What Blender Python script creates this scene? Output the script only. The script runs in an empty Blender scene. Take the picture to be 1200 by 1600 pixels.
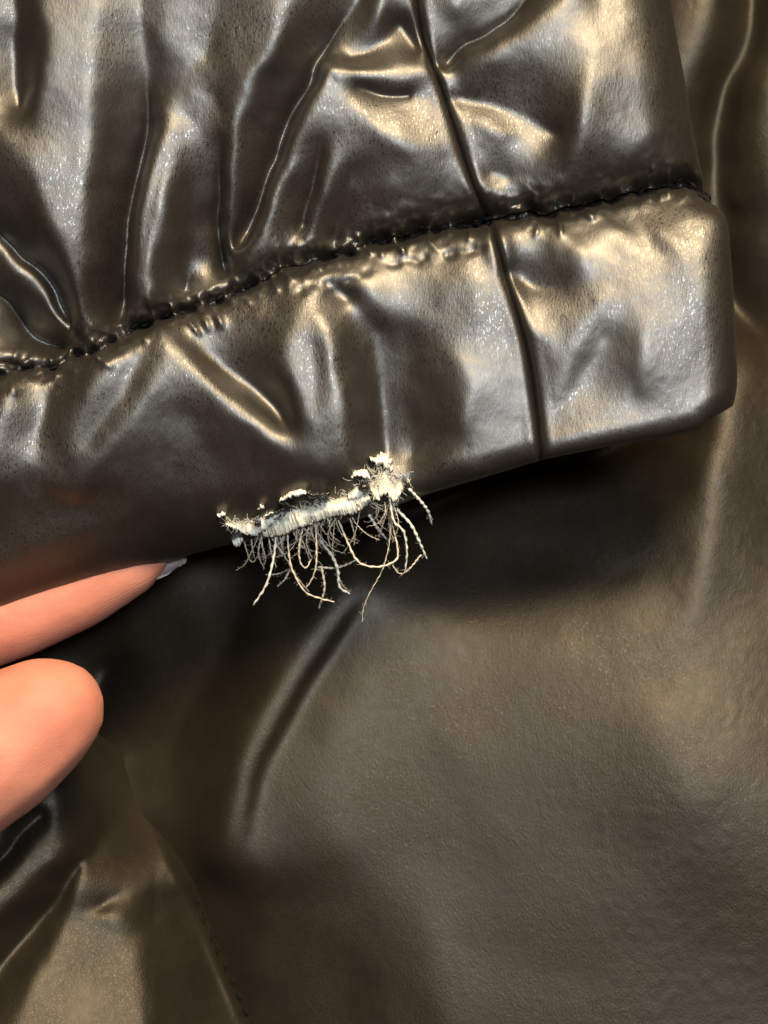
import bpy, bmesh, math, random
import numpy as np
from mathutils import Vector

random.seed(7)
rng = np.random.default_rng(11)
scene = bpy.context.scene
C = scene.collection
U = 1e-4                      # one drawing unit = 0.1 mm

# ------------------------------------------------------------------ camera
CAM_H, REF = 3360.0, 360.0    # camera height and the height of the hem, drawing units
cam_d = bpy.data.cameras.new('camera')
cam = bpy.data.objects.new('camera', cam_d); C.objects.link(cam)
cam.location = (0, 0, CAM_H * U)
cam_d.sensor_fit = 'VERTICAL'; cam_d.sensor_height = 36
cam_d.lens = 36 * (CAM_H - REF) / 1600.0
cam_d.clip_start = 0.01; cam_d.clip_end = 20
cam_d.dof.use_dof = True; cam_d.dof.focus_distance = (CAM_H - 270) * U; cam_d.dof.aperture_fstop = 16
scene.camera = cam

# ------------------------------------------------------------------ world and lamps (indoors)
w = bpy.data.worlds.new('World'); scene.world = w; w.use_nodes = True
w.node_tree.nodes['Background'].inputs[0].default_value = (1.0, 0.78, 0.56, 1)
w.node_tree.nodes['Background'].inputs[1].default_value = 0.035

def area(name, direction, dist, size, power, col, sy=None):
    d = Vector(direction).normalized()
    l = bpy.data.lights.new(name, 'AREA'); l.energy = power; l.color = col; l.size = size
    if sy: l.shape = 'RECTANGLE'; l.size_y = sy
    o = bpy.data.objects.new(name, l); C.objects.link(o)
    o.location = d * dist; o.rotation_euler = d.to_track_quat('Z', 'Y').to_euler()
    return o
area('warm_ceiling_lamp', (0.14, 0.60, 0.77), 1.3, 0.36, 33, (1.0, 0.79, 0.50))
area('cool_window_lamp', (0.14, 0.15, 0.98), 1.3, 0.17, 13, (0.82, 0.91, 1.0))

vs = scene.view_settings
vs.view_transform = 'Standard'; vs.look = 'None'; vs.gamma = 1; vs.exposure = 0.0; vs.use_curve_mapping = False

# ------------------------------------------------------------------ maths helpers
def S(h):                                  # drawing scale of a thing whose mean height is h
    return (CAM_H - h) / (CAM_H - REF)
def W(x, y, z, s):                         # photo drawing coordinates -> metres
    return np.stack([(x - 600) * s * U, (800 - y) * s * U, z * U], -1)

def vnoise(x, y, seed=0):
    r = np.random.default_rng(seed); T = r.random((256, 256)) * 2 - 1
    xi = np.floor(x).astype(int); yi = np.floor(y).astype(int)
    fx = x - xi; fy = y - yi
    fx = fx * fx * fx * (fx * (fx * 6 - 15) + 10); fy = fy * fy * fy * (fy * (fy * 6 - 15) + 10)
    a = T[xi & 255, yi & 255]; b = T[(xi + 1) & 255, yi & 255]
    c = T[xi & 255, (yi + 1) & 255]; d = T[(xi + 1) & 255, (yi + 1) & 255]
    return (a * (1 - fx) + b * fx) * (1 - fy) + (c * (1 - fx) + d * fx) * fy
def fbm(x, y, scale, octv=3, seed=0):
    z = 0; amp = 1; f = 1 / scale
    for k in range(octv):
        z = z + amp * vnoise(x * f + 31.7 * k, y * f + 17.3 * k, seed + k); amp *= .5; f *= 2.03
    return z
def sm(a, b, x):
    t = np.clip((x - a) / (b - a), 0, 1); return t * t * (3 - 2 * t)

def spline(pts, n):
    P = np.array(pts, float)
    if len(P) < 3:
        t = np.linspace(0, 1, n)[:, None]; return P[0] * (1 - t) + P[-1] * t
    Q = np.vstack([2 * P[0] - P[1], P, 2 * P[-1] - P[-2]])
    out = []
    for i in range(len(P) - 1):
        t = np.linspace(0, 1, 24, endpoint=False)[:, None]
        a, b, c, d = Q[i], Q[i + 1], Q[i + 2], Q[i + 3]
        out.append(.5 * (2 * b + (c - a) * t + (2 * a - 5 * b + 4 * c - d) * t ** 2 + (3 * b - a - 3 * c + d) * t ** 3))
    out = np.vstack(out + [P[-1:]])
    L = np.concatenate([[0], np.cumsum(np.linalg.norm(np.diff(out, axis=0), axis=1))]); L /= L[-1]
    tt = np.linspace(0, 1, n)
    return np.stack([np.interp(tt, L, out[:, k]) for k in range(out.shape[1])], -1)

def polydist(x, y, pts):
    """unsigned distance, side (+ = right of travel on the picture) and 0..1 parameter along a polyline"""
    P = np.array(pts, float)
    bd = np.full(x.shape, 1e18); side = np.zeros(x.shape); par = np.zeros(x.shape)
    seg = np.linalg.norm(np.diff(P, axis=0), axis=1); L = np.concatenate([[0], np.cumsum(seg)])
    for i in range(len(P) - 1):
        a, b = P[i], P[i + 1]; d = b - a; l2 = max(d @ d, 1e-9)
        t = np.clip(((x - a[0]) * d[0] + (y - a[1]) * d[1]) / l2, 0, 1)
        qx = x - a[0] - t * d[0]; qy = y - a[1] - t * d[1]; dd = qx * qx + qy * qy
        m = dd < bd
        bd = np.where(m, dd, bd); side = np.where(m, d[0] * qy - d[1] * qx, side)
        par = np.where(m, (L[i] + t * seg[i]) / L[-1], par)
    return np.sqrt(bd), np.sign(side), par

def ridge(x, y, pts, h, wl, wr=None, soft=.35, e0=.15, e1=.15, grow=None):
    """a fold: crest along pts, width wl on its left-hand and wr on its right-hand side of travel"""
    wr = wl if wr is None else wr
    c = spline(pts, max(6, len(pts) * 5))
    R = 3.4 * max(wl, wr)
    m = (x > c[:, 0].min() - R) & (x < c[:, 0].max() + R) & (y > c[:, 1].min() - R) & (y < c[:, 1].max() + R)
    z = np.zeros(x.shape)
    if not m.any(): return z
    d, s, t = polydist(x[m], y[m], c)
    wv = np.where(s > 0, wr, wl)
    k = np.ones_like(t)
    if grow: wv = wv * (grow[0] + (grow[1] - grow[0]) * t)
    q = d / wv
    prof = np.exp(-(np.sqrt(q * q + soft * soft) - soft) * 1.5) * np.clip(1 - q / 3.4, 0, 1)
    if e0 > 0: k = k * sm(-.02, e0, t)
    if e1 > 0: k = k * sm(-.02, e1, 1 - t)
    z[m] = h * prof * k
    return z
def bump(x, y, cx, cy, rx, ry, ang, h, p=1.0):
    a = math.radians(ang); u = (x - cx) * math.cos(a) + (y - cy) * math.sin(a); v = -(x - cx) * math.sin(a) + (y - cy) * math.cos(a)
    return h * np.exp(-((u / rx) ** 2 + (v / ry) ** 2) ** p)

def blur(a, sig):
    n = max(1, int(sig * 3)); k = np.exp(-.5 * (np.arange(-n, n + 1) / sig) ** 2); k /= k.sum()
    for ax in (0, 1):
        p = np.pad(a, [(n, n) if i == ax else (0, 0) for i in (0, 1)], mode='edge'); o = 0
        for i, w_ in enumerate(k):
            o = o + w_ * (p[i:i + a.shape[0]] if ax == 0 else p[:, i:i + a.shape[1]])
        a = o
    return a
class Drape:
    """cloth stretched between crest and valley lines (x, y, height): solved as a taut membrane, then rounded"""
    def __init__(self, box, lines, step=3.0, sig=6.0, pinch=2.5):
        self.x0, self.y0, x1, y1 = box; self.step = step
        lv = [step * 2 ** k for k in (4, 3, 2, 1, 0)]; Z = None
        P = []
        for l in lines:
            A = np.array(l, float)
            if len(A) > 1:
                A = spline(A, max(4, int(np.linalg.norm(np.diff(A[:, :2], axis=0), axis=1).sum() / 2.0)))
            P.append(A)
        P = np.vstack(P)
        for h in lv:
            nx = int((x1 - self.x0) / h) + 2; ny = int((y1 - self.y0) / h) + 2
            i = np.round((P[:, 0] - self.x0) / h).astype(int); j = np.round((P[:, 1] - self.y0) / h).astype(int)
            ok = (i >= 0) & (i < nx) & (j >= 0) & (j < ny)
            sm_, ct = np.zeros((ny, nx)), np.zeros((ny, nx))
            np.add.at(sm_, (j[ok], i[ok]), P[ok, 2]); np.add.at(ct, (j[ok], i[ok]), 1)
            M = ct > 0; K = np.where(M, sm_ / np.maximum(ct, 1), 0)
            if Z is None: Z = np.full((ny, nx), P[:, 2].mean())
            else:
                yy = np.clip(np.arange(ny) * .5, 0, Z.shape[0] - 1.001); xx = np.clip(np.arange(nx) * .5, 0, Z.shape[1] - 1.001)
                yi = yy.astype(int); xi = xx.astype(int); fy = (yy - yi)[:, None]; fx = (xx - xi)[None]
                Z = (Z[yi][:, xi] * (1 - fx) + Z[yi][:, xi + 1] * fx) * (1 - fy) + (Z[yi + 1][:, xi] * (1 - fx) + Z[yi + 1][:, xi + 1] * fx) * fy
            for _ in range(260 if h > step * 3 else 110):
                Q = np.pad(Z, 1, mode='edge')
                Z = .25 * (Q[:-2, 1:-1] + Q[2:, 1:-1] + Q[1:-1, :-2] + Q[1:-1, 2:]); Z[M] = K[M]
        # rounding: broad flanks plus a sharper share of the creases
        # crests are round, the bottoms of the folds stay pinched
        Zb = .5 * blur(Z, sig / step) + .5 * blur(Z, sig * 1.8 / step); Zs = blur(Z, pinch / step)
        d = (Zb - Zs) / 1.5; self.Z = Zb - 1.5 * np.where(d > 20, d, np.log1p(np.exp(np.minimum(d, 20))))
    def __call__(self, x, y):
        Z = self.Z; u = np.clip((x - self.x0) / self.step, 1, Z.shape[1] - 3.001); v = np.clip((y - self.y0) / self.step, 1, Z.shape[0] - 3.001)
        i = u.astype(int); j = v.astype(int); fx = u - i; fy = v - j
        def wts(t): return ((1 - t) ** 3 / 6, (3 * t ** 3 - 6 * t * t + 4) / 6, (-3 * t ** 3 + 3 * t * t + 3 * t + 1) / 6, t ** 3 / 6)
        wx, wy = wts(fx), wts(fy); o = 0
        for b in range(4):
            for a in range(4):
                o = o + wy[b] * wx[a] * Z[j + b - 1, i + a - 1]
        return o

# ------------------------------------------------------------------ mesh helpers
def grid_obj(name, V, mat, parent, smooth=True):
    """V: (rows, cols, 3) vertex positions"""
    r, c = V.shape[:2]
    idx = np.arange(r * c).reshape(r, c)
    q = np.stack([idx[:-1, :-1], idx[:-1, 1:], idx[1:, 1:], idx[1:, :-1]], -1).reshape(-1, 4)
    me = bpy.data.meshes.new(name)
    me.vertices.add(r * c); me.vertices.foreach_set('co', V.reshape(-1).astype(np.float32))
    me.loops.add(q.size); me.loops.foreach_set('vertex_index', q.reshape(-1).astype(np.int32))
    me.polygons.add(len(q)); me.polygons.foreach_set('loop_start', np.arange(0, q.size, 4, dtype=np.int32))
    me.polygons.foreach_set('use_smooth', np.full(len(q), smooth))
    me.update(calc_edges=True); me.validate()
    me.materials.append(mat)
    o = bpy.data.objects.new(name, me); C.objects.link(o); o.parent = parent
    return o
def mesh_obj(name, verts, faces, mat, parent, smooth=True):
    me = bpy.data.meshes.new(name); me.from_pydata([tuple(v) for v in verts], [], faces); me.update()
    for p in me.polygons: p.use_smooth = smooth
    me.materials.append(mat)
    o = bpy.data.objects.new(name, me); C.objects.link(o); o.parent = parent
    return o
def tube(pts, radii, n=6):
    """closed tapered tube through 3-D points (metres)"""
    pts = [Vector(p) for p in pts]; V = []; F = []
    up = Vector((0.13, 0.21, 1)).normalized()
    for i, p in enumerate(pts):
        t = (pts[min(i + 1, len(pts) - 1)] - pts[max(i - 1, 0)])
        t = t.normalized() if t.length > 1e-9 else Vector((1, 0, 0))
        a = t.cross(up); a = a.normalized() if a.length > 1e-6 else Vector((1, 0, 0)); b = a.cross(t)
        for k in range(n):
            f = 2 * math.pi * k / n
            V.append(p + (a * math.cos(f) + b * math.sin(f)) * radii[i])
    for i in range(len(pts) - 1):
        for k in range(n):
            F.append((i * n + k, i * n + (k + 1) % n, (i + 1) * n + (k + 1) % n, (i + 1) * n + k))
    F.append(tuple(range(n))[::-1]); F.append(tuple((len(pts) - 1) * n + k for k in range(n)))
    return V, F
def empty(name, loc, label, cat):
    o = bpy.data.objects.new(name, None); C.objects.link(o); o.location = loc
    o.empty_display_size = .01; o['label'] = label; o['category'] = cat
    return o

# ------------------------------------------------------------------ materials
def node_mat(name):
    m = bpy.data.materials.new(name); m.use_nodes = True
    nt = m.node_tree; return m, nt, nt.nodes['Principled BSDF']
def fabric_mat(name, base, rough, spec, grain=1.0, coat=0.0, ior=1.5, tint=(1, 1, 1), stretch=(1, .35, 1), rot=-25):
    m, nt, b = node_mat(name); N = nt.nodes.new; L = nt.links.new
    tc = N('ShaderNodeTexCoord')
    mp = N('ShaderNodeMapping'); mp.inputs['Scale'].default_value = stretch; mp.inputs['Rotation'].default_value = (0, 0, math.radians(rot))
    L(tc.outputs['Object'], mp.inputs['Vector'])
    n1 = N('ShaderNodeTexNoise'); n1.inputs['Scale'].default_value = 3200; n1.inputs['Detail'].default_value = 3; n1.inputs['Roughness'].default_value = .65
    L(mp.outputs[0], n1.inputs['Vector'])
    n2 = N('ShaderNodeTexNoise'); n2.inputs['Scale'].default_value = 620; n2.inputs['Detail'].default_value = 4; n2.inputs['Distortion'].default_value = .6
    L(mp.outputs[0], n2.inputs['Vector'])
    v = N('ShaderNodeTexVoronoi'); v.feature = 'DISTANCE_TO_EDGE'; v.inputs['Scale'].default_value = 1500
    L(mp.outputs[0], v.inputs['Vector'])
    # patches where the coating is crinkled
    n3 = N('ShaderNodeTexNoise'); n3.inputs['Scale'].default_value = 70; n3.inputs['Detail'].default_value = 3
    L(tc.outputs['Object'], n3.inputs['Vector'])
    rr = N('ShaderNodeMapRange'); rr.inputs[1].default_value = .35; rr.inputs[2].default_value = .7; rr.inputs[3].default_value = .45; rr.inputs[4].default_value = 1.0
    L(n3.outputs[0], rr.inputs[0])
    a1 = N('ShaderNodeMath'); a1.operation = 'MULTIPLY_ADD'; a1.inputs[1].default_value = .55
    n2w = N('ShaderNodeMath'); n2w.operation = 'MULTIPLY'; n2w.inputs[1].default_value = .05; L(n2.outputs[0], n2w.inputs[0])
    L(n1.outputs[0], a1.inputs[0]); L(n2w.outputs[0], a1.inputs[2])
    vm = N('ShaderNodeMath'); vm.operation = 'MINIMUM'; vm.inputs[1].default_value = .12; L(v.outputs[0], vm.inputs[0])
    a2 = N('ShaderNodeMath'); a2.operation = 'MULTIPLY_ADD'; a2.inputs[1].default_value = .12
    L(vm.outputs[0], a2.inputs[0]); L(a1.outputs[0], a2.inputs[2])
    a3 = N('ShaderNodeMath'); a3.operation = 'MULTIPLY'; L(a2.outputs[0], a3.inputs[0]); L(rr.outputs[0], a3.inputs[1])
    bp = N('ShaderNodeBump'); bp.inputs['Strength'].default_value = 1.0; bp.inputs['Distance'].default_value = 0.00012 * grain
    L(a3.outputs[0], bp.inputs['Height']); L(bp.outputs[0], b.inputs['Normal'])
    # wear: faint tone and gloss changes
    cr = N('ShaderNodeValToRGB'); cr.color_ramp.elements[0].position = .3; cr.color_ramp.elements[1].position = .75
    cr.color_ramp.elements[0].color = (*[c * .75 for c in base], 1); cr.color_ramp.elements[1].color = (*[c * 1.3 for c in base], 1)
    L(n3.outputs[0], cr.inputs[0]); L(cr.outputs[0], b.inputs['Base Color'])
    r2 = N('ShaderNodeMapRange'); r2.inputs[3].default_value = rough - .06; r2.inputs[4].default_value = rough + .07
    L(n2.outputs[0], r2.inputs[0])
    n4 = N('ShaderNodeTexNoise'); n4.inputs['Scale'].default_value = 4200; n4.inputs['Detail'].default_value = 1; L(mp.outputs[0], n4.inputs['Vector'])
    fl = N('ShaderNodeMapRange'); fl.interpolation_type = 'SMOOTHSTEP'; fl.inputs[1].default_value = .56; fl.inputs[2].default_value = .70; fl.inputs[3].default_value = .03; fl.inputs[4].default_value = -.16
    L(n4.outputs[0], fl.inputs[0]); ra = N('ShaderNodeMath'); ra.operation = 'ADD'; L(r2.outputs[0], ra.inputs[0])
    fr = N('ShaderNodeMapRange'); fr.inputs[1].default_value = .38; fr.inputs[2].default_value = .62; fr.inputs[3].default_value = .15; fr.inputs[4].default_value = 1.2; L(n3.outputs[0], fr.inputs[0])
    fm = N('ShaderNodeMath'); fm.operation = 'MULTIPLY'; L(fl.outputs[0], fm.inputs[0]); L(fr.outputs[0], fm.inputs[1]); L(fm.outputs[0], ra.inputs[1])
    L(ra.outputs[0], b.inputs['Roughness'])
    b.inputs['Specular IOR Level'].default_value = spec; b.inputs['IOR'].default_value = ior; b.inputs['Specular Tint'].default_value = (*tint, 1)
    b.inputs['Coat Weight'].default_value = coat; b.inputs['Coat Roughness'].default_value = .28
    return m
M_JACKET = fabric_mat('coated_black_nylon', (.012, .0093, .0068), .42, .9, grain=1.0, ior=1.57, tint=(1, .96, .90))
M_UNDER = fabric_mat('dull_black_coated_cloth', (.012, .009, .0053), .46, .42, grain=1.7, tint=(1, .90, .75), stretch=(1, .6, 1), rot=35)

def plain_mat(name, col, rough, spec=.4, noise=None):
    m, nt, b = node_mat(name); N = nt.nodes.new; L = nt.links.new
    b.inputs['Roughness'].default_value = rough; b.inputs['Specular IOR Level'].default_value = spec
    tc = N('ShaderNodeTexCoord'); n = N('ShaderNodeTexNoise'); n.inputs['Scale'].default_value = noise or 900; n.inputs['Detail'].default_value = 4
    L(tc.outputs['Object'], n.inputs['Vector'])
    cr = N('ShaderNodeValToRGB'); cr.color_ramp.elements[0].position = .3; cr.color_ramp.elements[1].position = .7
    cr.color_ramp.elements[0].color = (*[c * .72 for c in col], 1); cr.color_ramp.elements[1].color = (*[min(1, c * 1.12) for c in col], 1)
    L(n.outputs[0], cr.inputs[0]); L(cr.outputs[0], b.inputs['Base Color'])
    bp = N('ShaderNodeBump'); bp.inputs['Strength'].default_value = .5; bp.inputs['Distance'].default_value = .0001
    L(n.outputs[0], bp.inputs['Height']); L(bp.outputs[0], b.inputs['Normal'])
    return m
M_STITCH = plain_mat('black_sewing_thread', (.010, .009, .009), .85, .12, 2500)
M_LINING = plain_mat('black_lining_cloth', (.012, .011, .010), .7, .2, 1500)
M_COTTON = plain_mat('cream_woven_backing', (.90, .84, .68), .85, .15, 1100)
M_WHITE = plain_mat('white_frayed_fibre', (.80, .77, .68), .85, .15, 1100)
M_THREAD = plain_mat('beige_loose_thread', (.70, .60, .46), .8, .15, 1500)

# ================================================================== the fabric underneath
SU = S(0)
under = empty('black_fabric', (0, 0, 0), 'dull black coated fabric spread flat beneath the raised jacket hem', 'fabric')

def axis(lo, hi, a, b, step, coarse):
    return np.concatenate([np.arange(lo, a, coarse), np.arange(a, b, step), np.arange(b, hi + coarse, coarse)])

U_LINES = [
 [(560, 870, 0), (505, 960, 24), (458, 1040, 32), (408, 1130, 32), (368, 1230, 26), (345, 1330, 10)],
 [(600, 900, -10), (530, 985, -16), (474, 1070, -18), (428, 1160, -16), (398, 1260, -14), (392, 1380, -16)],
 [(560, 1060, -2), (500, 1200, 0), (520, 1330, -2)], [(700, 1150, 8), (760, 1300, 4)],
 [(400, 930, -70), (325, 1040, -95), (270, 1160, -110), (250, 1280, -90)], [(150, 1050, -230), (90, 1160, -230)], [(-200, 1100, -250), (-400, 1300, -200)],
 [(330, 1400, -100), (390, 1520, -100), (440, 1650, -100), (500, 1900, -60)], [(240, 1400, -190), (290, 1560, -190), (330, 1700, -190)], [(660, 1430, -4), (690, 1600, -6)],
 [(1165, 560, 10), (1125, 650, 30), (1108, 760, 36), (1094, 880, 26), (1060, 980, 16), (1010, 1080, 6)], [(1260, 650, -26), (1280, 900, -30), (1290, 1150, -34)],

 [(1080, 700, 2), (1040, 830, 4), (960, 940, 4)],
 [(1080, 660, -110), (950, 700, -120), (700, 780, -120), (500, 830, -100), (300, 880, -100)], [(1010, 880, -14), (930, 915, -14), (780, 960, -12), (650, 1000, -8)], [(600, 600, -30), (100, 600, -40), (-500, 700, -40)], [(600, 0, -20), (0, 0, -20), (-600, 0, -20)],
 [(880, 980, 6), (820, 1060, 4)], [(1000, 1100, 18), (1080, 1240, 14)], [(900, 1300, 0)], [(700, 1450, -8), (900, 1520, -8)], [(1100, 1480, -2), (1200, 1560, 0)],
 [(1128, -120, 50), (1115, 0, 50), (1100, 100, 36), (1087, 200, -10)], [(1060, -100, 0), (1040, 100, -10), (1040, 300, -20), (1080, 450, -30)],
 [(1200, -120, -36), (1200, 0, -50), (1176, 90, -74), (1146, 205, -98), (1152, 300, -104), (1170, 390, -130), (1182, 480, -130), (1205, 525, -90)],
 [(1250, -80, 40), (1218, 50, 36), (1198, 130, 26), (1182, 212, 0)], [(1172, 268, -2), (1210, 258, 8), (1270, 250, 10)], [(1205, 340, -34), (1225, 420, -40)],
 [(1420, 600, -10), (1460, 900, -10)], [(700, 1900, 0), (1200, 1900, 10), (1500, 1500, 10)], [(0, 1900, -40), (-500, 1800, -60)]]
DU = Drape((-700, -300, 1700, 2000), U_LINES, 4.0, 20.0, 10.0)
def h_under(x, y):
    wx = x + 10 * fbm(x, y, 130, 2, 3); wy = y + 10 * fbm(x, y, 130, 2, 5)
    z = DU(wx, wy) + 62 * sm(640, 1200, x) * sm(760, 1240, y) * (1 - .8 * sm(1240, 1700, y)) + .14 * (np.clip(y, -400, 1800) - 900) + 5 * fbm(x, y, 300, 2, 21)
    z += ridge(wx, wy, [(1215, -120), (1200, 0), (1176, 90), (1146, 205), (1152, 300), (1170, 390)], 10, 22, 22, .6, 0, .1)
    k = .2 + .8 * sm(700, 1150, x)
    z += k * .5 * np.abs(fbm(x + 20 * fbm(x, y, 60, 2, 9), y * .7, 16, 2, 31)) + .1 * fbm(x, y, 9, 2, 37)
    return z
gx = axis(-1500, 2700, -60, 1260, 4.0, 40); gy = axis(-1500, 3100, -60, 1660, 4.0, 40)
X, Y = np.meshgrid(gx, gy)
grid_obj('fabric_sheet', W(X, Y, h_under(X, Y), SU)[:, ::1][::-1], M_UNDER, under)

# the panel folded over at the lower left, with its own stitched edge
edge = spline([(120, 1130), (190, 1215), (245, 1290), (300, 1385), (350, 1500), (395, 1605), (470, 1800), (540, 2000)], 220)
left = spline([(-700, 1180), (-700, 1500), (-700, 2000)], 220)
u = np.concatenate([np.linspace(0, .42, 30, endpoint=False), np.linspace(.42, 1, 190)])[None, :, None]
PP = left[:, None, :] * (1 - u) + edge[:, None, :] * u
px, py = PP[..., 0], PP[..., 1]
F_LINES = [
 [(185, 1215, -6), (152, 1270, 12), (82, 1345, 38), (2, 1425, 66), (-80, 1505, 90)], [(150, 1215, -6), (118, 1248, 8), (48, 1322, 34), (-32, 1402, 62), (-120, 1490, 88)],
 [(165, 1300, -6), (100, 1385, -22), (44, 1460, -28), (-20, 1545, -28)], [(146, 1305, 2), (122, 1385, 12), (98, 1455, 20), (62, 1530, 34), (30, 1620, 46), (0, 1750, 60)],
 [(215, 1330, -6), (200, 1380, -8), (165, 1412, -4)], [(150, 1432, 14), (188, 1424, 24), (212, 1440, 22)], [(150, 1490, 16), (140, 1570, 34), (130, 1700, 60)],
 [(226, 1470, 20), (232, 1560, 30), (236, 1700, 50)], [(262, 1440, -16), (282, 1520, -26), (300, 1640, -34)], [(250, 1340, -12), (285, 1420, -46), (330, 1520, -80), (385, 1640, -110)],
 [(80, 1265, -14), (14, 1328, -18), (-60, 1400, -18)], [(55, 1250, 8), (4, 1302, 12), (-60, 1360, 10)], [(20, 1255, -12), (-20, 1300, -14)],
 [(30, 1480, -24), (0, 1560, -16), (-60, 1650, -10)], [(-500, 1400, 0), (-500, 1900, 0)], [(200, 1900, 5), (500, 1900, -10)]]
DF = Drape((-720, 1100, 560, 2020), F_LINES, 4.0, 8.0, 4.0)
def h_flap(x, y):
    wx = x + 6 * fbm(x, y, 90, 2, 43); wy = y + 6 * fbm(x, y, 90, 2, 45)
    return 80 + DF(wx, wy) + .36 * (y - 1450) * sm(1380, 1470, y) - .18 * (np.clip(x, -100, 240) - 130) + 2 * fbm(x, y, 160, 2, 41) + .6 * np.abs(fbm(x, y, 18, 2, 47)) + .15 * fbm(x, y, 9, 2, 49)
zf = h_flap(px, py)
de = np.linalg.norm(PP - edge[:, None, :], axis=-1)
zf = zf - 46 * (1 - sm(0, 30, de)) - 170 * (1 - sm(1210, 1400, py)) * sm(90, 230, px) - 26 * (1 - sm(20, 150, de))
flap = grid_obj('folded_panel', W(px, py, zf, S(40))[::-1][:, ::-1][:, ::-1], M_UNDER, under)
for i in range(0, 18):
    t = .36 + i * .028 + random.uniform(-.003, .003)
    k = int(t * 219); p = edge[k]; q = edge[min(k + 3, 219)]
    d = (q - p) / np.linalg.norm(q - p); n = np.array([d[1], -d[0]])
    c = p - n * 0 + np.array([-9, 3])
    P3 = [W(c[0] + d[0] * s, c[1] + d[1] * s, -24 + 6 * (1 - (s / 7) ** 2), S(40)) for s in (-7, -3, 3, 7)]
    V, F = tube(P3, [1.2 * U, 2 * U, 2 * U, 1.2 * U], 5)
    mesh_obj('stitch', V, F, M_STITCH, flap)

# ================================================================== the jacket hem
SJ = S(REF)
jacket = empty('puffer_jacket', (0, 0, REF * U), 'shiny black puffer jacket hem with gathered seams and a frayed white tear', 'jacket')
def add(o): o.location = (0, 0, -REF * U); return o

HEM_L = [(-500, 1130), (-200, 1040), (0, 966), (120, 925), (250, 880), (350, 853), (450, 836), (560, 812), (660, 775), (760, 745), (845, 719)]
HEM_R = [(845, 719), (950, 698), (1050, 682), (1092, 670), (1110, 655), (1156, 630)]
SM_L = [(-500, 720), (-200, 640), (0, 577), (70, 566), (140, 537), (238, 494), (330, 466), (440, 412), (495, 400), (600, 366), (700, 346), (765, 332)]
SM_R = [(765, 332), (850, 322), (950, 302), (1045, 280), (1088, 276), (1125, 304)]
TOP_L = [(-500, -450), (630, -450)]; TOP_R = [(630, -450), (1000, -450)]
LEFT_U = [(-500, 720), (-500, -450)]; LEFT_D = [(-500, 1130), (-500, 720)]
VS_U = [(765, 332), (742, 290), (716, 215), (692, 140), (674, 92), (656, 30), (648, -60), (630, -450)]
VS_D = [(845, 719), (838, 640), (824, 550), (800, 460), (776, 375), (765, 332)]
RE_U = [(1125, 304), (1112, 260), (1098, 200), (1085, 120), (1066, 20), (1054, -60), (1000, -450)]
RE_D = [(1156, 630), (1159, 580), (1155, 500), (1150, 420), (1143, 345), (1125, 304)]
def ragged_line(pts, n, amp, seed):      # a sewn line is never quite straight
    c = spline(pts, n); r = np.random.default_rng(seed)
    c[1:-1, 1] += r.normal(0, amp, n - 2); c[1:-1, 0] += r.normal(0, amp * .5, n - 2)
    return [tuple(p) for p in c]
SM_L = ragged_line(SM_L, 70, 2.6, 1); SM_R = ragged_line(SM_R, 22, 2.6, 2)
SEAM_ALL = SM_L + SM_R[1:]
VS_ALL = VS_D[:-1] + VS_U
HEM_ALL = HEM_L + HEM_R[1:]

FOLD = 1.6
pk = []          # puckers where the elastic gathers the cloth
sc = spline(SEAM_ALL, 400)
i = 6
while i < 392:
    p = sc[i]; d = sc[i + 3] - sc[i - 3]; d /= np.linalg.norm(d); n = np.array([d[1], -d[0]])
    for sgn in (1, -1):
        if random.random() < .9:
            ln = random.choice([14, 18, 24, 34, 48]) * (.8 if sgn > 0 else 1.0); ang = random.uniform(-.5, .5)
            v = n * sgn + d * ang
            s0 = p + n * sgn * 5
            pk.append(([tuple(s0), tuple(s0 + v * ln * .5), tuple(s0 + v * ln)], random.uniform(2.5, 8) * (.55 if sgn > 0 else 1), random.uniform(4, 9)))
    i += random.choice([3, 4, 5, 6])

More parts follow.
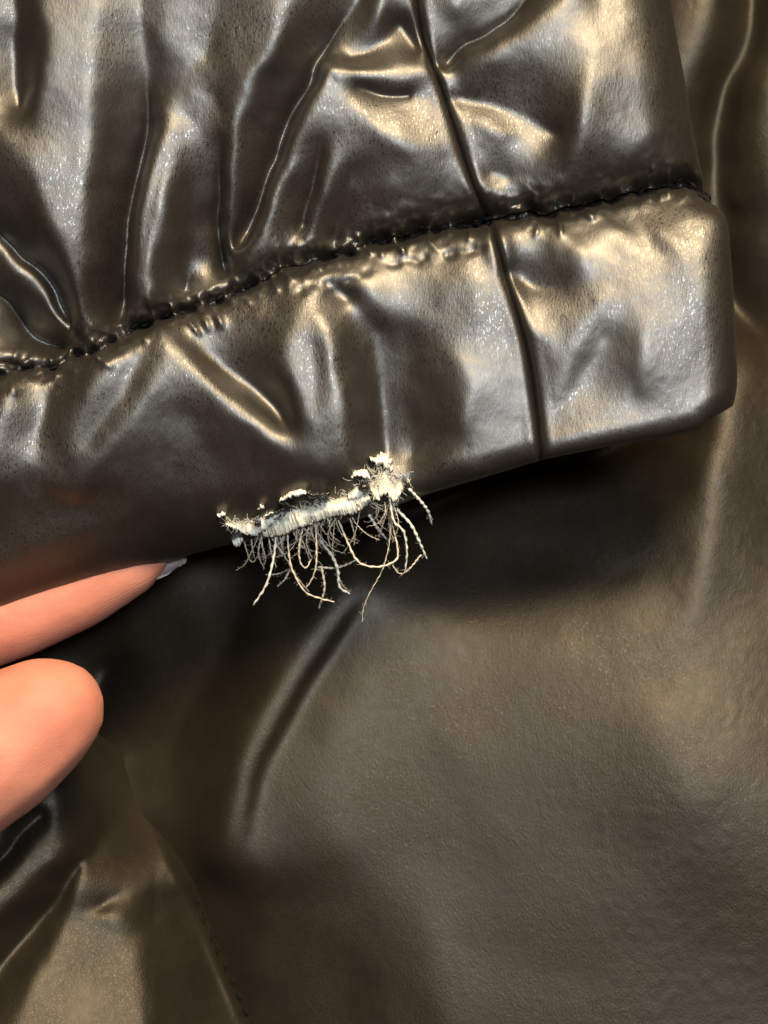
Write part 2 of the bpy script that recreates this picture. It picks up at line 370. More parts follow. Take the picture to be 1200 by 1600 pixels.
def at_z(c, z): return [(p[0], p[1], z) for p in c]
UP_LINES = [at_z(SM_L, -14), at_z(SM_R, -6), at_z(VS_U, -3), at_z(RE_U, 0), [(-500, 700, -20), (-500, 300, 0), (-500, -450, 0)], [(-500, -450, 0), (1000, -450, 0)],
 # long folds of the left panel: crests and the valleys between them
 [(150, -250, 18), (149, 0, 18), (151, 120, 19), (148, 250, 16), (144, 350, 11), (134, 430, 4), (141, 525, -12)],
 [(60, -250, 18), (62, 0, 22), (66, 110, 22), (58, 190, 18)], [(-10, 190, 8), (30, 242, 18), (70, 322, 18), (96, 400, 14), (120, 480, 4), (138, 525, -6)],
 [(26, -200, 8), (26, 0, 0), (25, 90, -12), (30, 165, -14)], [(-70, -200, 14), (-60, 60, 14), (-80, 200, 8)],
 [(-60, 300, -8), (-10, 350, -26), (32, 398, -40), (72, 450, -52), (106, 505, -62)], [(6, 382, -24), (45, 434, -26), (82, 476, -32), (128, 526, -34)],
 [(-60, 420, -40), (0, 460, -56), (36, 515, -72), (86, 540, -76)],
 [(215, -250, 12), (222, 0, 3), (232, 120, -8), (221, 225, -24), (201, 300, -38), (187, 400, -54), (178, 490, -70)],
 [(250, -200, 20), (250, 0, 9), (262, 90, 2)], [(340, -200, 20), (340, 0, 8), (325, 90, 0)],
 [(268, 150, 0), (240, 220, 8), (219, 300, 13), (204, 400, 10), (196, 492, -2)], [(290, 180, -2), (270, 250, 3), (251, 330, 8), (239, 400, 6), (232, 488, -2)],
 [(254, 240, 3), (234, 330, 1), (219, 420, -2), (213, 490, -8)],
 [(300, 148, 3), (335, 150, 1), (352, 176, 2)], [(350, 214, -6), (341, 285, -26), (340, 355, -46), (350, 415, -64)], [(305, 230, -2), (290, 330, -22), (282, 450, -52)],
 [(490, -200, 20), (478, -60, 22), (455, 20, 22), (425, 75, 20), (396, 140, 17), (371, 200, 15), (358, 280, 11), (356, 350, 5), (363, 400, -10)],
 [(620, -200, 10), (580, -70, -2), (548, 0, -10), (508, 70, -16), (482, 120, -20), (452, 180, -26), (428, 250, -34), (396, 318, -46), (372, 380, -58)],
 [(506, 98, 24), (471, 168, 17), (443, 248, 15), (405, 330, 8), (373, 403, -10)],
 [(506, 98, 24), (532, 112, 20), (562, 122, 15), (610, 122, 13), (660, 112, 9), (688, 112, 2)],
 [(545, 85, -8), (600, 62, -10), (622, 30, -18), (648, 78, -16)], [(610, -150, 8), (594, 0, 8), (580, 45, 2)],
 [(560, 142, 1), (600, 150, -1), (650, 146, -3)], [(514, 124, 13), (546, 166, 13), (592, 206, 15), (640, 232, 15), (690, 240, 4)], [(610, 290, 4), (660, 306, -3)],
 [(508, 225, 2), (497, 262, -8), (483, 305, -20), (472, 355, -36)], [(526, 242, 10), (511, 270, 10), (498, 310, 5), (488, 360, -6), (483, 388, -16)],
 [(552, 262, -2), (543, 320, -22), (522, 374, -46)], [(424, 342, -8), (446, 376, -18)],
 # panel right of the vertical seam
 [(900, -20, 18), (860, 15, 17), (810, 50, 16), (750, 92, 10), (702, 126, -4)], [(830, -20, -4), (790, 30, -8), (726, 72, -16), (692, 104, -20)], [(700, -60, 4), (716, 20, 4)],
 [(706, 150, -12), (770, 163, -9), (830, 190, -7), (872, 214, -4)], [(748, 186, 3), (790, 212, 4)], [(940, -150, -6), (932, 0, 8), (926, 80, 18), (908, 165, 27), (896, 225, 24), (880, 290, 4)],
 [(1032, 205, 12), (985, 242, 12), (930, 292, -6)], [(1012, 60, 8), (1035, 140, 13)], [(985, 190, 14)], [(760, 268, -10), (796, 276, -12)], [(840, 288, -4)]]
LO_LINES = [at_z(SM_L, -20), at_z(SM_R, -18), at_z(VS_D, 2), at_z(RE_D, 12), [(p[0], p[1], -72 + 72 * min(1, max(0, (p[0] - 200) / 520))) for p in HEM_L], at_z(HEM_R, 16), [(-500, 1130, 0), (-500, 720, -10)],
 [(491, 446, 2), (466, 490, 8), (446, 540, 13), (456, 600, 15), (476, 660, 13), (496, 745, 5)], [(495, 446, 2), (516, 520, 13), (529, 590, 15), (538, 660, 13), (546, 735, 4)],
 [(488, 540, 7), (494, 640, 9)], [(550, 480, -6), (562, 560, -10), (572, 640, -14)], [(588, 505, -16), (592, 610, -26), (600, 712, -34)], [(632, 515, -12), (640, 620, -21), (652, 712, -28)],
 [(274, 518, -8), (345, 566, -18), (396, 606, -22), (444, 660, -18)], [(300, 545, -9), (352, 585, -15), (400, 625, -17)], [(272, 548, 4), (320, 585, 9), (370, 627, 11), (420, 674, 11), (480, 738, 3)],
 [(400, 490, -2)], [(290, 650, -4), (335, 720, -14)], [(390, 730, -8), (410, 790, -20)],
 [(243, 499, -4), (263, 528, 7), (253, 570, 9), (226, 622, 9), (190, 670, 7), (150, 722, 3), (115, 780, -3)], [(234, 548, 1), (204, 596, 0), (170, 645, -1), (135, 700, -3)],
 [(236, 516, -2), (190, 557, 9), (145, 602, 9), (118, 650, 5), (100, 705, 0)], [(92, 590, -14), (62, 660, -12), (42, 725, -8)], [(30, 590, -4), (12, 630, 8), (-6, 690, 6), (-30, 760, 0)], [(-40, 610, -14), (-60, 680, -10)],
 [(-60, 810, -30), (60, 800, -28), (250, 765, -20)], [(500, 421, -8), (546, 437, 2), (580, 470, 2), (602, 502, -8)], [(516, 452, -14), (548, 470, -16)],
 [(640, 440, -6), (684, 520, 0), (688, 620, -2)], [(690, 470, 2), (742, 430, 4), (750, 500, 8)], [(712, 560, 7), (728, 610, 10), (722, 670, 7)], [(778, 560, 6), (790, 640, 6)], [(690, 730, 0), (745, 742, 6), (800, 742, 2)],
 [(1000, 336, -8), (1046, 366, 9), (1076, 420, 15), (1086, 500, 17), (1072, 600, 14)], [(950, 470, 13), (900, 540, 12), (872, 620, 9)], [(1000, 470, 14), (1000, 560, 19), (985, 640, 11)],
 [(950, 520, 8), (925, 570, 5), (884, 628, 5)], [(868, 358, -4), (900, 392, 8), (894, 430, 8)], [(788, 420, -18), (830, 441, -16), (876, 453, -6)], [(930, 332, -6), (970, 365, 4), (1010, 400, 10)], [(950, 330, -14), (985, 358, -4), (1018, 388, 4)],
 [(812, 490, 4), (846, 532, 9), (858, 590, 8)]]
PINCH_UP = [([(232, 120), (221, 225), (201, 300), (187, 400), (178, 490)], 46), ([(548, 0), (508, 70), (482, 120), (452, 180), (428, 250), (396, 318), (372, 380)], 46),
 ([(350, 214), (341, 285), (340, 355), (350, 415)], 40), ([(-60, 300), (-10, 350), (32, 398), (72, 450), (106, 505)], 40), ([(508, 225), (497, 262), (483, 305), (472, 355)], 30),
 ([(560, 142), (600, 150), (650, 146)], 16), ([(-60, 420), (0, 460), (36, 515), (86, 540)], 30), ([(830, -20), (790, 30), (726, 72), (692, 104)], 24)]
D_UP = Drape((-520, -470, 1240, 760), UP_LINES, 3.0, 11.0, 5.0)
D_LO = Drape((-520, 240, 1240, 1160), LO_LINES, 3.0, 11.0, 8.0)
def h_jacket(x, y, side_y):
    """side_y: -1 above the gathered seam, +1 in the hem band"""
    wx = x + 5 * fbm(x, y, 70, 2, 61); wy = y + 5 * fbm(x, y, 70, 2, 63)
    z = REF + 3 * fbm(x, y, 200, 3, 65) + FOLD * (D_UP if side_y < 0 else D_LO)(wx, wy)
    for pts, dep in (PINCH_UP if side_y < 0 else []):        # where the cloth folds onto itself
        z += ridge(wx, wy, pts, -dep * .4, 8, 8, .3, .35, .1)
    # vertical seam: a trench with puffy lips, and small puckers off it
    dv, sv, tv = polydist(x, y, spline(VS_ALL, 90))
    z += -18 * np.exp(-(dv / 3.4) ** 1.4) + 1.5 * np.exp(-((dv - 14) / 9) ** 2)
    # gathered seam: deep trench, puckered lips
    dh, sh, th = polydist(x, y, spline(SEAM_ALL, 260))
    wob = 1 + .5 * fbm(x, y, 14, 2, 71)
    z += (-40 * np.exp(-(dh / 12.5) ** 1.6) - (7 if side_y < 0 else 4) * np.exp(-dh / 24)) * wob
    z += bump(x, y, 758, 336, 30, 22, 10, -24)
    if side_y > 0:          # second row of gathering just below the seam
        d2 = polydist(x, y, [(470, 452), (560, 428), (640, 408), (700, 396), (770, 384)])[0]
        z += -2.5 * np.exp(-(d2 / 9) ** 2) * np.clip(.5 + 1.3 * fbm(x, y, 22, 2, 72), 0, 1.6)
    near = dh < 85
    if near.any():
        xn, yn = x[near], y[near]; zn = np.zeros(xn.shape); od = np.argsort(xn); xs, ys = xn[od], yn[od]; zs = zn[od]
        for pts, h, wd in pk:
            a = np.searchsorted(xs, min(p[0] for p in pts) - 32); b = np.searchsorted(xs, max(p[0] for p in pts) + 32)
            if b > a: zs[a:b] += ridge(xs[a:b], ys[a:b], pts, h, wd, wd, .4, .0, .35)
        zn[od] = zs; z[near] += zn
    z += 1.3 * np.exp(-dh / 22) * fbm(x, y, 9, 2, 73)
    # crinkle of the coating
    z += .3 * fbm(x + 16 * fbm(x, y, 50, 2, 75), y, 30, 2, 77) + .12 * fbm(x, y, 10, 2, 79)
    return z

def coons(bot, top, lef, rig, nu, nv):
    """bot/top run left->right, lef/rig run bottom->top"""
    B, T = spline(bot, nu), spline(top, nu); Lc, Rc = spline(lef, nv), spline(rig, nv)
    uu = np.linspace(0, 1, nu)[None, :, None]; vv = np.linspace(0, 1, nv)[:, None, None]
    P = (1 - vv) * B[None] + vv * T[None] + (1 - uu) * Lc[:, None] + uu * Rc[:, None]
    P -= (1 - uu) * (1 - vv) * B[0] + uu * (1 - vv) * B[-1] + (1 - uu) * vv * T[0] + uu * vv * T[-1]
    return P
def roll_r(x):                    # how fat the rolled hem is
    return 100 - 66 * sm(300, 880, x)
RE_ALL = RE_D[:-1] + RE_U
hem_c = spline(HEM_ALL, 160); re_c = spline(RE_ALL, 120)
HBL = []
def panel(name, bot, top, lef, rig, nu, nv, side_y, hem, right):
    P = coons(bot, top, lef, rig, nu, nv)
    x, y = P[..., 0], P[..., 1]
    z = h_jacket(x, y, side_y)
    if side_y > 0:
        d, _, _ = polydist(x, y, hem_c); r = roll_r(x)
        q = np.clip(1 - d / r, 0, 1); z -= .85 * r * (1 - np.sqrt(np.clip(1 - q * q, 0, 1)))
    if right:
        d, _, _ = polydist(x, y, re_c); r = 62.0 + (34 if side_y < 0 else 0)
        q = np.clip(1 - d / r, 0, 1); z -= .9 * r * (1 - np.sqrt(np.clip(1 - q * q, 0, 1)))
    K = 10
    A = np.stack([x, y, z], -1)
    if side_y > 0: HBL.append(A.reshape(-1, 3)[(A[..., 1] > 660).reshape(-1) & (A[..., 0] > 280).reshape(-1) & (A[..., 0] < 760).reshape(-1)])
    if hem:                       # roll the lower edge under
        inw = A[12, :, :2] - A[0, :, :2]; inw /= np.linalg.norm(inw, axis=1)[:, None]
        rr = roll_r(A[0, :, 0]); rows = []
        for k in range(K, 0, -1):
            f = k / K * math.pi * .62
            e = A[0].copy(); e[:, :2] += inw * (rr * .7 * (1 - math.cos(f)))[:, None]; e[:, 2] -= rr * .8 * math.sin(f); rows.append(e)
        A = np.concatenate([np.array(rows), A], 0)
    if right:
        inw = A[:, -12, :2] - A[:, -1, :2]; inw /= np.linalg.norm(inw, axis=1)[:, None]
        cols = []
        for k in range(1, K + 1):
            f = k / K * math.pi * .62
            e = A[:, -1].copy(); e[:, :2] += inw * 36 * (1 - math.cos(f)); e[:, 2] -= 40 * math.sin(f); cols.append(e)
        A = np.concatenate([A, np.stack(cols, 1)], 1)
    return add(grid_obj(name, W(A[..., 0], A[..., 1], A[..., 2], SJ), M_JACKET, jacket))
p1 = panel('quilted_panel', SM_L, TOP_L, LEFT_U, VS_U, 380, 300, -1, False, False)
p2 = panel('quilted_panel', SM_R, TOP_R, VS_U, RE_U, 120, 240, -1, False, True)
p3 = panel('hem_band', HEM_L, SM_L, LEFT_D, VS_D, 400, 120, 1, True, False)
p4 = panel('hem_band', HEM_R, SM_R, VS_D, RE_D, 110, 120, 1, True, True)
p1['label'] = 'gathered panel with long vertical folds above the seam'
p2['label'] = 'smoother panel above the seam at the jacket corner'
p3['label'] = 'puckered hem band with the frayed tear at its lower edge'
p4['label'] = 'rounded silvery end of the hem band'
# lining on the inner side
P = coons([(-480, 1050), (500, 770), (1090, 600)], [(-480, -440), (960, -440)], [(-480, 1050), (-480, -440)], [(1090, 600), (1070, 300), (960, -440)], 40, 50)
add(grid_obj('lining', W(P[..., 0], P[..., 1], 150 + 8 * fbm(P[..., 0], P[..., 1], 90, 2, 91), SJ), M_LINING, jacket))

# seams, each with its own stitches
def seam(name, pts, step, ln, r, seed, zoff, stitched):
    rd = random.Random(seed)
    c = spline(pts, 500); Lc = np.concatenate([[0], np.cumsum(np.linalg.norm(np.diff(c, axis=0), axis=1))])
    m = (c[:, 0] > -120) & (c[:, 1] > -120) ; c = c[m]; Lc = Lc[m]
    zz = np.where(True, REF + zoff, 0)
    P3 = [W(p[0], p[1], REF + zoff, SJ) for p in c[::4]]
    V, F = tube(P3, [3.2 * U] * len(P3), 6)
    s = add(mesh_obj(name, V, F, M_STITCH, jacket))
    t = Lc[0] + 4
    while stitched and t < Lc[-1] - ln:
        k = int(np.searchsorted(Lc, t)); k2 = int(np.searchsorted(Lc, t + ln * rd.uniform(.8, 1.15)))
        a, b = c[min(k, len(c) - 1)], c[min(k2, len(c) - 1)]
        off = np.array([rd.uniform(-2, 2), rd.uniform(-4, 4)]); b = b + np.array([0, rd.uniform(-7, 7)])
        q = [W(*(a + (b - a) * f + off + np.array([0, -rd.uniform(0, 2)])), REF + zoff + 14 + 14 * math.sin(math.pi * f), SJ) for f in (0, .25, .5, .75, 1)]
        V, F = tube(q, [r * .5 * U, r * U, r * 1.1 * U, r * U, r * .5 * U], 6)
        mesh_obj('stitch', V, F, M_STITCH, s)
        t += step * rd.uniform(.75, 1.7)
seam('gathered_seam', SEAM_ALL, 24, 15, 2.2, 3, -92, True)
seam('vertical_seam', VS_ALL, 30, 20, 1.4, 4, -84, False)

# ================================================================== the frayed tear
HB = np.vstack(HBL)
def T(X, Y): return 300 + X * .35, 680 + Y * .35
tear = bpy.data.objects.new('frayed_tear', None); C.objects.link(tear); tear.parent = jacket; tear.location = (0, 0, -REF * U)
tear['label'] = 'cream frayed backing with loose threads torn out of the hem edge'
def hem_top(x, y):               # height of the hem surface near the tear
    i = int(np.argmin((HB[:, 0] - x) ** 2 + (HB[:, 1] - y) ** 2)); b = HB[i]
    return float(b[2] - .6 * max(0, math.hypot(b[0] - x, b[1] - y) - 4))
# woven backing: a ragged-edged thick strip
def ragged(name, top, bot, mat, n, m, seed, lift=20, amp=3, jit=1.0, rib=0.0):
    a = spline([T(*p) for p in top], n); b = spline([T(*p) for p in bot], n)
    r = np.random.default_rng(seed)
    a += jit * r.normal(0, 1.1, a.shape) * [1, 1.5]; b += jit * r.normal(0, 1.0, b.shape) * [1, 1.4]
    vv = np.linspace(0, 1, m)[:, None, None]
    P = a[None] * (1 - vv) + b[None] * vv; x, y = P[..., 0], P[..., 1]
    hz = np.array([hem_top(*a[i]) * .4 + hem_top(*b[i]) * .6 for i in range(n)])
    z = hz[None] * np.ones((m, 1)) + lift * np.sin(np.pi * vv[..., 0]) + 16 * (vv[..., 0] - .4) + amp * .5 * fbm(x, y, 14, 3, seed)
    z = z + r.normal(0, .25, z.shape) + rib * np.sin(x * 1.15 + 1.5 * fbm(x, y, 20, 2, seed + 9)) * np.clip(.6 + fbm(x, y, 12, 2, seed + 4), 0, 1.2)
    Vt = W(x, y, z + 5, SJ).reshape(-1, 3); Vb = W(x, y, z - 5, SJ).reshape(-1, 3)
    F = []; N = n * m; I = lambda j, i: j * n + i
    for j in range(m - 1):
        for i in range(n - 1):
            F.append((I(j, i), I(j + 1, i), I(j + 1, i + 1), I(j, i + 1)))
            F.append(tuple(N + k for k in (I(j, i), I(j, i + 1), I(j + 1, i + 1), I(j + 1, i))))
    ring = [I(0, i) for i in range(n)] + [I(j, n - 1) for j in range(1, m)] + [I(m - 1, i) for i in range(n - 2, -1, -1)] + [I(j, 0) for j in range(m - 2, 0, -1)]
    for k in range(len(ring)):
        p, q = ring[k], ring[(k + 1) % len(ring)]; F.append((p, q, N + q, N + p))
    return mesh_obj(name, np.vstack([Vt, Vb]), F, mat, tear)
ragged('woven_backing', [(290, 410), (380, 330), (440, 285), (520, 300), (610, 270), (700, 245), (790, 262)],
       [(300, 462), (400, 445), (450, 420), (540, 392), (620, 362), (720, 348), (800, 295)], M_COTTON, 170, 14, 5, 18, 3, .8, 1.3)
ragged('torn_scrap', [(130, 388), (215, 375), (260, 350), (330, 330), (385, 345)], [(135, 400), (220, 440), (270, 450), (310, 430), (385, 352)], M_WHITE, 34, 7, 6, 10)
ragged('torn_scrap', [(385, 285), (430, 255), (480, 240), (525, 250)], [(388, 296), (440, 278), (490, 268), (525, 262)], M_WHITE, 24, 5, 7, 12)
ragged('torn_scrap', [(800, 102), (825, 80), (850, 72), (880, 95), (900, 135)], [(804, 118), (825, 132), (846, 128), (866, 150), (890, 165)], M_WHITE, 24, 7, 8, 14, 4, 1.7)
ragged('torn_scrap', [(792, 205), (815, 165), (860, 145), (905, 168), (940, 212)], [(800, 262), (832, 288), (868, 262), (905, 288), (942, 236)], M_COTTON, 28, 9, 9, 8, 4, 2.0)
ragged('torn_scrap', [(705, 180), (730, 150), (770, 150), (790, 170)], [(712, 190), (740, 182), (775, 188), (800, 205)], M_WHITE, 18, 5, 12, 8)
ragged('torn_scrap', [(690, 260), (735, 215), (760, 225)], [(700, 290), (745, 275), (765, 262)], M_WHITE, 16, 6, 13, 10)
ragged('torn_scrap', [(145, 465), (170, 440), (198, 455)], [(160, 495), (180, 500), (200, 480)], M_WHITE, 16, 6, 14, 10)
ragged('torn_scrap', [(100, 352), (118, 336), (136, 342)], [(106, 368), (120, 366), (134, 356)], M_WHITE, 10, 5, 15, 8)
ragged('torn_scrap', [(285, 322), (300, 308), (315, 312)], [(290, 332), (302, 330), (314, 322)], M_WHITE, 10, 5, 16, 8)

for k_, (ta, tb) in enumerate([([(512, 236), (560, 250), (612, 258)], [(520, 282), (560, 280), (606, 272)]), ([(318, 366), (350, 342), (388, 338)], [(324, 376), (356, 358), (388, 350)]),
        ([(268, 392), (282, 376), (298, 388)], [(270, 404), (286, 408), (300, 400)]), ([(385, 298), (415, 300), (445, 314)], [(388, 304), (418, 310), (445, 320)]),
        ([(745, 215), (765, 200), (790, 215)], [(750, 244), (770, 250), (795, 236)]), ([(660, 352), (690, 346), (720, 352)], [(664, 362), (694, 360), (718, 360)])]):
    ragged('peeled_flake', ta, tb, M_JACKET, 14, 5, 60 + k_, 28, 4)
# short fuzz along the torn strip
def fuzz(name, centres, n, l0, l1, r, mat, seed, parent):
    rd = random.Random(seed); V = []; F = []
    for _ in range(n):
        i = rd.randrange(len(centres) - 1); f = rd.random()
        x = centres[i][0] * (1 - f) + centres[i + 1][0] * f; y = centres[i][1] * (1 - f) + centres[i + 1][1] * f
        sp = centres[i][2]
        x += rd.gauss(0, sp); y += rd.gauss(0, sp); z = hem_top(x, y) + rd.uniform(2, 16)
        a = rd.uniform(0, 2 * math.pi); ln = rd.uniform(l0, l1); pts = []
        b = rd.uniform(-.5, .5)
        for k in range(4):
            pts.append(W(x, y, z, SJ)); x += math.cos(a) * ln / 3; y += math.sin(a) * ln / 3; z += rd.uniform(-2, 4); a += b
        v, ff = tube(pts, [r * U, r * U, r * .8 * U, r * .4 * U], 3); o = len(V)
        V += v; F += [tuple(o + q for q in t) for t in ff]
    ob = mesh_obj(name, V, F, mat, parent); ob['kind'] = 'stuff'; return ob
mid = [(*T(140, 395), 4), (*T(260, 405), 6), (*T(400, 380), 8), (*T(540, 335), 8), (*T(700, 295), 8), (*T(800, 240), 9), (*T(860, 170), 9), (*T(930, 230), 6)]
fuzz('fibre_fuzz', mid, 900, 6, 17, .36, M_WHITE, 21, tear)

TH = [  # points in the enlarged drawing of the tear, thickness
 ([(290, 450), (270, 540), (290, 610)], 1.4), ([(360, 440), (345, 560), (310, 680), (245, 780)], 2.1), ([(320, 450), (335, 545), (352, 600)], 1.2),
 ([(410, 430), (420, 560), (440, 630), (490, 715), (560, 748), (622, 765)], 1.7), ([(402, 430), (385, 490), (360, 560)], 1.2),
 ([(490, 395), (468, 500), (472, 575), (498, 600), (520, 560)], 1.5), ([(545, 390), (547, 560), (530, 640), (495, 697)], 1.5),
 ([(555, 470), (610, 540), (640, 610), (648, 695), (695, 730)], 2.6), ([(550, 600), (620, 607), (680, 592), (725, 570)], 1.8),
 ([(575, 385), (560, 470)], 1.1), ([(632, 380), (600, 440), (608, 505)], 1.2),
 ([(648, 380), (690, 480), (730, 560), (780, 590), (850, 592), (915, 560), (918, 500), (900, 420), (880, 360)], 1.7), ([(700, 365), (722, 450), (718, 500)], 1.2),
 ([(788, 355), (830, 420), (866, 466)], 2.4), ([(890, 350), (882, 480), (865, 560), (845, 620), (790, 720), (762, 790), (755, 860)], .8),
 ([(880, 260), (900, 380), (945, 430), (962, 520), (955, 616)], 2.0), ([(915, 330), (980, 400), (1020, 480), (1056, 560)], 2.4),
 ([(1030, 540), (970, 612), (930, 630), (895, 590)], 1.2), ([(970, 238), (1020, 290), (1058, 340), (1078, 400)], 2.3),
 ([(966, 195), (962, 240), (955, 285)], 2.0), ([(882, 110), (892, 180), (872, 230), (830, 264)], 2.2),
 ([(200, 480), (228, 580), (262, 540)], 1.1), ([(240, 470), (246, 560)], 1.1), ([(420, 600), (390, 660), (350, 695)], 1.5),
 ([(565, 605), (577, 700), (548, 800)], 1.9), ([(450, 405), (490, 500), (512, 572)], 1.2), ([(520, 385), (500, 480), (522, 560)], 1.1),
 ([(300, 640), (360, 636), (412, 610)], 1.2), ([(640, 640), (660, 690), (692, 724)], 1.4), ([(330, 455), (400, 560), (440, 640), (500, 722)], 1.5),
 ([(280, 480), (300, 560), (285, 600)], 1.0), ([(470, 400), (540, 470), (560, 500)], 1.1), ([(800, 300), (860, 340), (900, 380)], 1.3), ([(870, 270), (890, 300), (880, 400), (905, 480)], 1.0),
 ([(505, 395), (530, 450), (545, 520), (540, 600), (560, 620)], 1.1), ([(435, 420), (470, 470), (455, 540)], 1.0)]
rd = random.Random(15)
strip = spline([T(*p) for p in [(280, 440), (400, 430), (540, 385), (640, 360), (760, 330), (880, 290), (950, 270)]], 60)
for _ in range(34):              # finer strands hanging between the thicker ones
    x, y = strip[rd.randrange(60)]; X_, Y_ = (x - 300) / .35, (y - 680) / .35; a = rd.uniform(1.1, 2.1); ln = rd.uniform(60, 230); curl = rd.uniform(-.5, .5); pts = [(X_, Y_)]
    for k in range(4):
        X_ += math.cos(a) * ln / 4; Y_ += math.sin(a) * ln / 4; a += curl + rd.uniform(-.25, .25); pts.append((X_, Y_))
    TH.append((pts, rd.uniform(.5, .95)))
rd = random.Random(5)
for pts, r in TH:
    c = spline([T(*p) for p in pts], 14 + 8 * len(pts)); n = len(c)
    z0 = hem_top(*c[0]) + 4; zend = z0 - rd.uniform(30, 90); ph = rd.uniform(0, 6)
    q = []
    for i, p in enumerate(c):
        f = i / (n - 1)
        q.append(W(p[0] + .35 * math.sin(i * 1.3 + ph), p[1] + .35 * math.cos(i * 1.1 + ph), z0 + (zend - z0) * f + 10 * math.sin(3.1 * f), SJ))
    rad = [r * U * (1 + .25 * math.sin(i * 1.1 + ph)) * (1 - .35 * (i / (n - 1)) ** 3) for i in range(n)]
    V, F = tube(q, rad, 6); th = mesh_obj('loose_thread', V, F, M_THREAD if r < 2.0 else M_WHITE, tear)
    # hairs standing off the thread
    HV = []; HF = []
    for _ in range(int(n * .3)):
        i = rd.randrange(n - 1); p = Vector(q[i]); a = rd.uniform(0, 6.28); ln = rd.uniform(3, 8) * U
        dirv = Vector((math.cos(a), math.sin(a), rd.uniform(-.4, .5))); e = Vector((rd.uniform(-.4, .4), rd.uniform(-.4, .4), 0))
        v, ff = tube([p, p + dirv * ln * .5, p + (dirv + e) * ln], [.25 * U, .2 * U, .12 * U], 3); o = len(HV)
        HV += v; HF += [tuple(o + k for k in t) for t in ff]
    # hairs belong to the thread's own mesh
    bm = bmesh.new(); bm.from_mesh(th.data)
    vs_ = [bm.verts.new(v) for v in HV]
    for f in HF: bm.faces.new([vs_[k] for k in f])
    bm.to_mesh(th.data); bm.free()
    for p in th.data.polygons: p.use_smooth = True

# ================================================================== the hand
def skin_mat():
    m, nt, b = node_mat('skin'); N = nt.nodes.new; L = nt.links.new
    tc = N('ShaderNodeTexCoord'); n = N('ShaderNodeTexNoise'); n.inputs['Scale'].default_value = 110; n.inputs['Detail'].default_value = 4
    L(tc.outputs['Object'], n.inputs['Vector'])
    cr = N('ShaderNodeValToRGB'); cr.color_ramp.elements[0].position = .3; cr.color_ramp.elements[1].position = .72
    cr.color_ramp.elements[0].color = (.49, .18, .12, 1); cr.color_ramp.elements[1].color = (.60, .25, .17, 1)
    L(n.outputs[0], cr.inputs[0]); L(cr.outputs[0], b.inputs['Base Color'])
    b.inputs['Subsurface Weight'].default_value = .35; b.inputs['Subsurface Radius'].default_value = (1, .35, .2); b.inputs['Subsurface Scale'].default_value = .003
    b.inputs['Roughness'].default_value = .6; b.inputs['Specular IOR Level'].default_value = .2
    wv = N('ShaderNodeTexWave'); wv.inputs['Scale'].default_value = 700; wv.inputs['Distortion'].default_value = 6; wv.inputs['Detail'].default_value = 2; wv.inputs['Detail Scale'].default_value = .12
    mp = N('ShaderNodeMapping'); mp.inputs['Rotation'].default_value = (0, 0, math.radians(60)); L(tc.outputs['Object'], mp.inputs['Vector']); L(mp.outputs[0], wv.inputs['Vector'])
    n2 = N('ShaderNodeTexNoise'); n2.inputs['Scale'].default_value = 1400; n2.inputs['Detail'].default_value = 3; L(tc.outputs['Object'], n2.inputs['Vector'])
    mx = N('ShaderNodeMath'); mx.operation = 'MULTIPLY_ADD'; mx.inputs[1].default_value = .25; L(wv.outputs[1], mx.inputs[0]); L(n2.outputs[0], mx.inputs[2])
    bp = N('ShaderNodeBump'); bp.inputs['Strength'].default_value = .6; bp.inputs['Distance'].default_value = .0001
    L(mx.outputs[0], bp.inputs['Height']); L(bp.outputs[0], b.inputs['Normal'])
    return m
M_SKIN = skin_mat()
M_NAIL = plain_mat('fingernail', (.30, .25, .23), .4, .4, 300)

def ball_chain(bm, joints, seg=14):
    """joints: (x, y, z, r) drawing units; overlapping spheres along the bones"""
    for (a, b) in zip(joints[:-1], joints[1:]):
        a = np.array(a, float); b = np.array(b, float); n = max(2, int(np.linalg.norm((b - a)[:3]) / 22))
        for i in range(n + 1):
            p = a + (b - a) * i / n; w = W(p[0], p[1], p[2], S(p[2]) if False else SH)
            r = bmesh.ops.create_icosphere(bm, subdivisions=2, radius=p[3] * U)
            for v in r['verts']: v.co += Vector(w)
SH = S(220)
hb = bmesh.new()
ball_chain(hb, [(214, 866, 158, 50), (190, 880, 156, 62), (100, 922, 148, 78), (0, 962, 140, 84), (-60, 986, 138, 82), (-260, 1075, 130, 92), (-480, 1180, 130, 100), (-760, 1330, 150, 125)])   # forefinger
ball_chain(hb, [(94, 1102, 272, 84), (68, 1118, 272, 102), (12, 1156, 274, 118), (-60, 1202, 276, 124), (-140, 1258, 276, 116), (-330, 1370, 250, 122), (-620, 1500, 180, 160)])           # thumb
ball_chain(hb, [(-300, 1060, -10, 70), (-420, 1090, -30, 85), (-620, 1170, -10, 90), (-820, 1340, 90, 120)])     # curled fingers behind
ball_chain(hb, [(-420, 1160, -60, 70), (-560, 1210, -60, 80), (-720, 1300, -30, 88), (-880, 1420, 60, 120)])
ball_chain(hb, [(-520, 1290, -50, 62), (-680, 1360, -40, 72), (-840, 1470, 20, 105), (-960, 1560, 80, 120)])
ball_chain(hb, [(-760, 1330, 140, 130), (-700, 1500, 140, 150), (-900, 1560, 110, 150), (-1100, 1700, 110, 190), (-1500, 1980, 110, 240)])
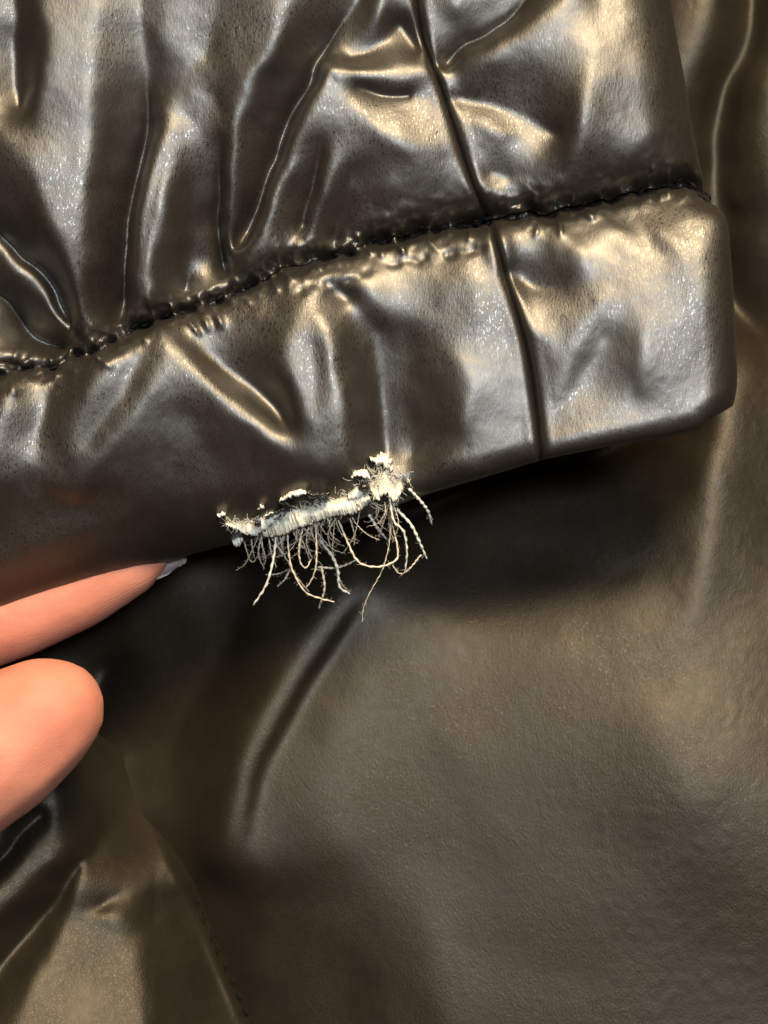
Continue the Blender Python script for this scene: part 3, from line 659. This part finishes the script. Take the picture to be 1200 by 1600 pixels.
ball_chain(hb, [(-820, 1380, 120, 130), (-1000, 1560, 110, 150), (-1300, 1840, 110, 200)])
me = bpy.data.meshes.new('hand'); hb.to_mesh(me); hb.free()
hand = bpy.data.objects.new('hand', me); C.objects.link(hand)
me.materials.append(M_SKIN)
md = hand.modifiers.new('r', 'REMESH'); md.mode = 'VOXEL'; md.voxel_size = .0011; md.use_smooth_shade = True
sd = hand.modifiers.new('s', 'SMOOTH'); sd.factor = .5; sd.iterations = 10
dg = bpy.context.evaluated_depsgraph_get(); me2 = bpy.data.meshes.new_from_object(hand.evaluated_get(dg))
hand.modifiers.clear(); hand.data = me2; me2.name = 'hand'
if not me2.materials: me2.materials.append(M_SKIN)
for p in me2.polygons: p.use_smooth = True
hand['label'] = "a person's bare thumb and forefinger lifting the hem from the left"; hand['category'] = 'hand'

# fingernail at the tip of the forefinger
nv = []; nf = []; nn, mm = 12, 9
ax = np.array([.94, -.34]); pp = np.array([.34, .94])
for lay in (0, 1):
    for j in range(nn):
        t = j / (nn - 1)
        for i in range(mm):
            s = (i / (mm - 1)) * 2 - 1
            half = 17 * (1 - .55 * max(0, t - .7) ** 1.2 / .3 ** 1.2 * abs(s) ** 2)
            q = np.array([200, 903]) + ax * (t * 98 - 10 - 10 * s * s) + pp * (s * half)
            zz = 138 - 26 * (s * s) * -1 - 4 * math.sin(t * 3) + (0 if lay == 0 else -5)
            nv.append(W(q[0], q[1], zz, SH))
for lay in (0, 1):
    o = lay * nn * mm
    for j in range(nn - 1):
        for i in range(mm - 1):
            f = (o + j * mm + i, o + j * mm + i + 1, o + (j + 1) * mm + i + 1, o + (j + 1) * mm + i); nf.append(f if lay else f[::-1])
ring = [i for i in range(mm)] + [j * mm + mm - 1 for j in range(1, nn)] + [(nn - 1) * mm + i for i in range(mm - 2, -1, -1)] + [j * mm for j in range(nn - 2, 0, -1)]
for k in range(len(ring)):
    p, q = ring[k], ring[(k + 1) % len(ring)]; nf.append((p, q, nn * mm + q, nn * mm + p))
nail = mesh_obj('fingernail', nv, nf, M_NAIL, hand)
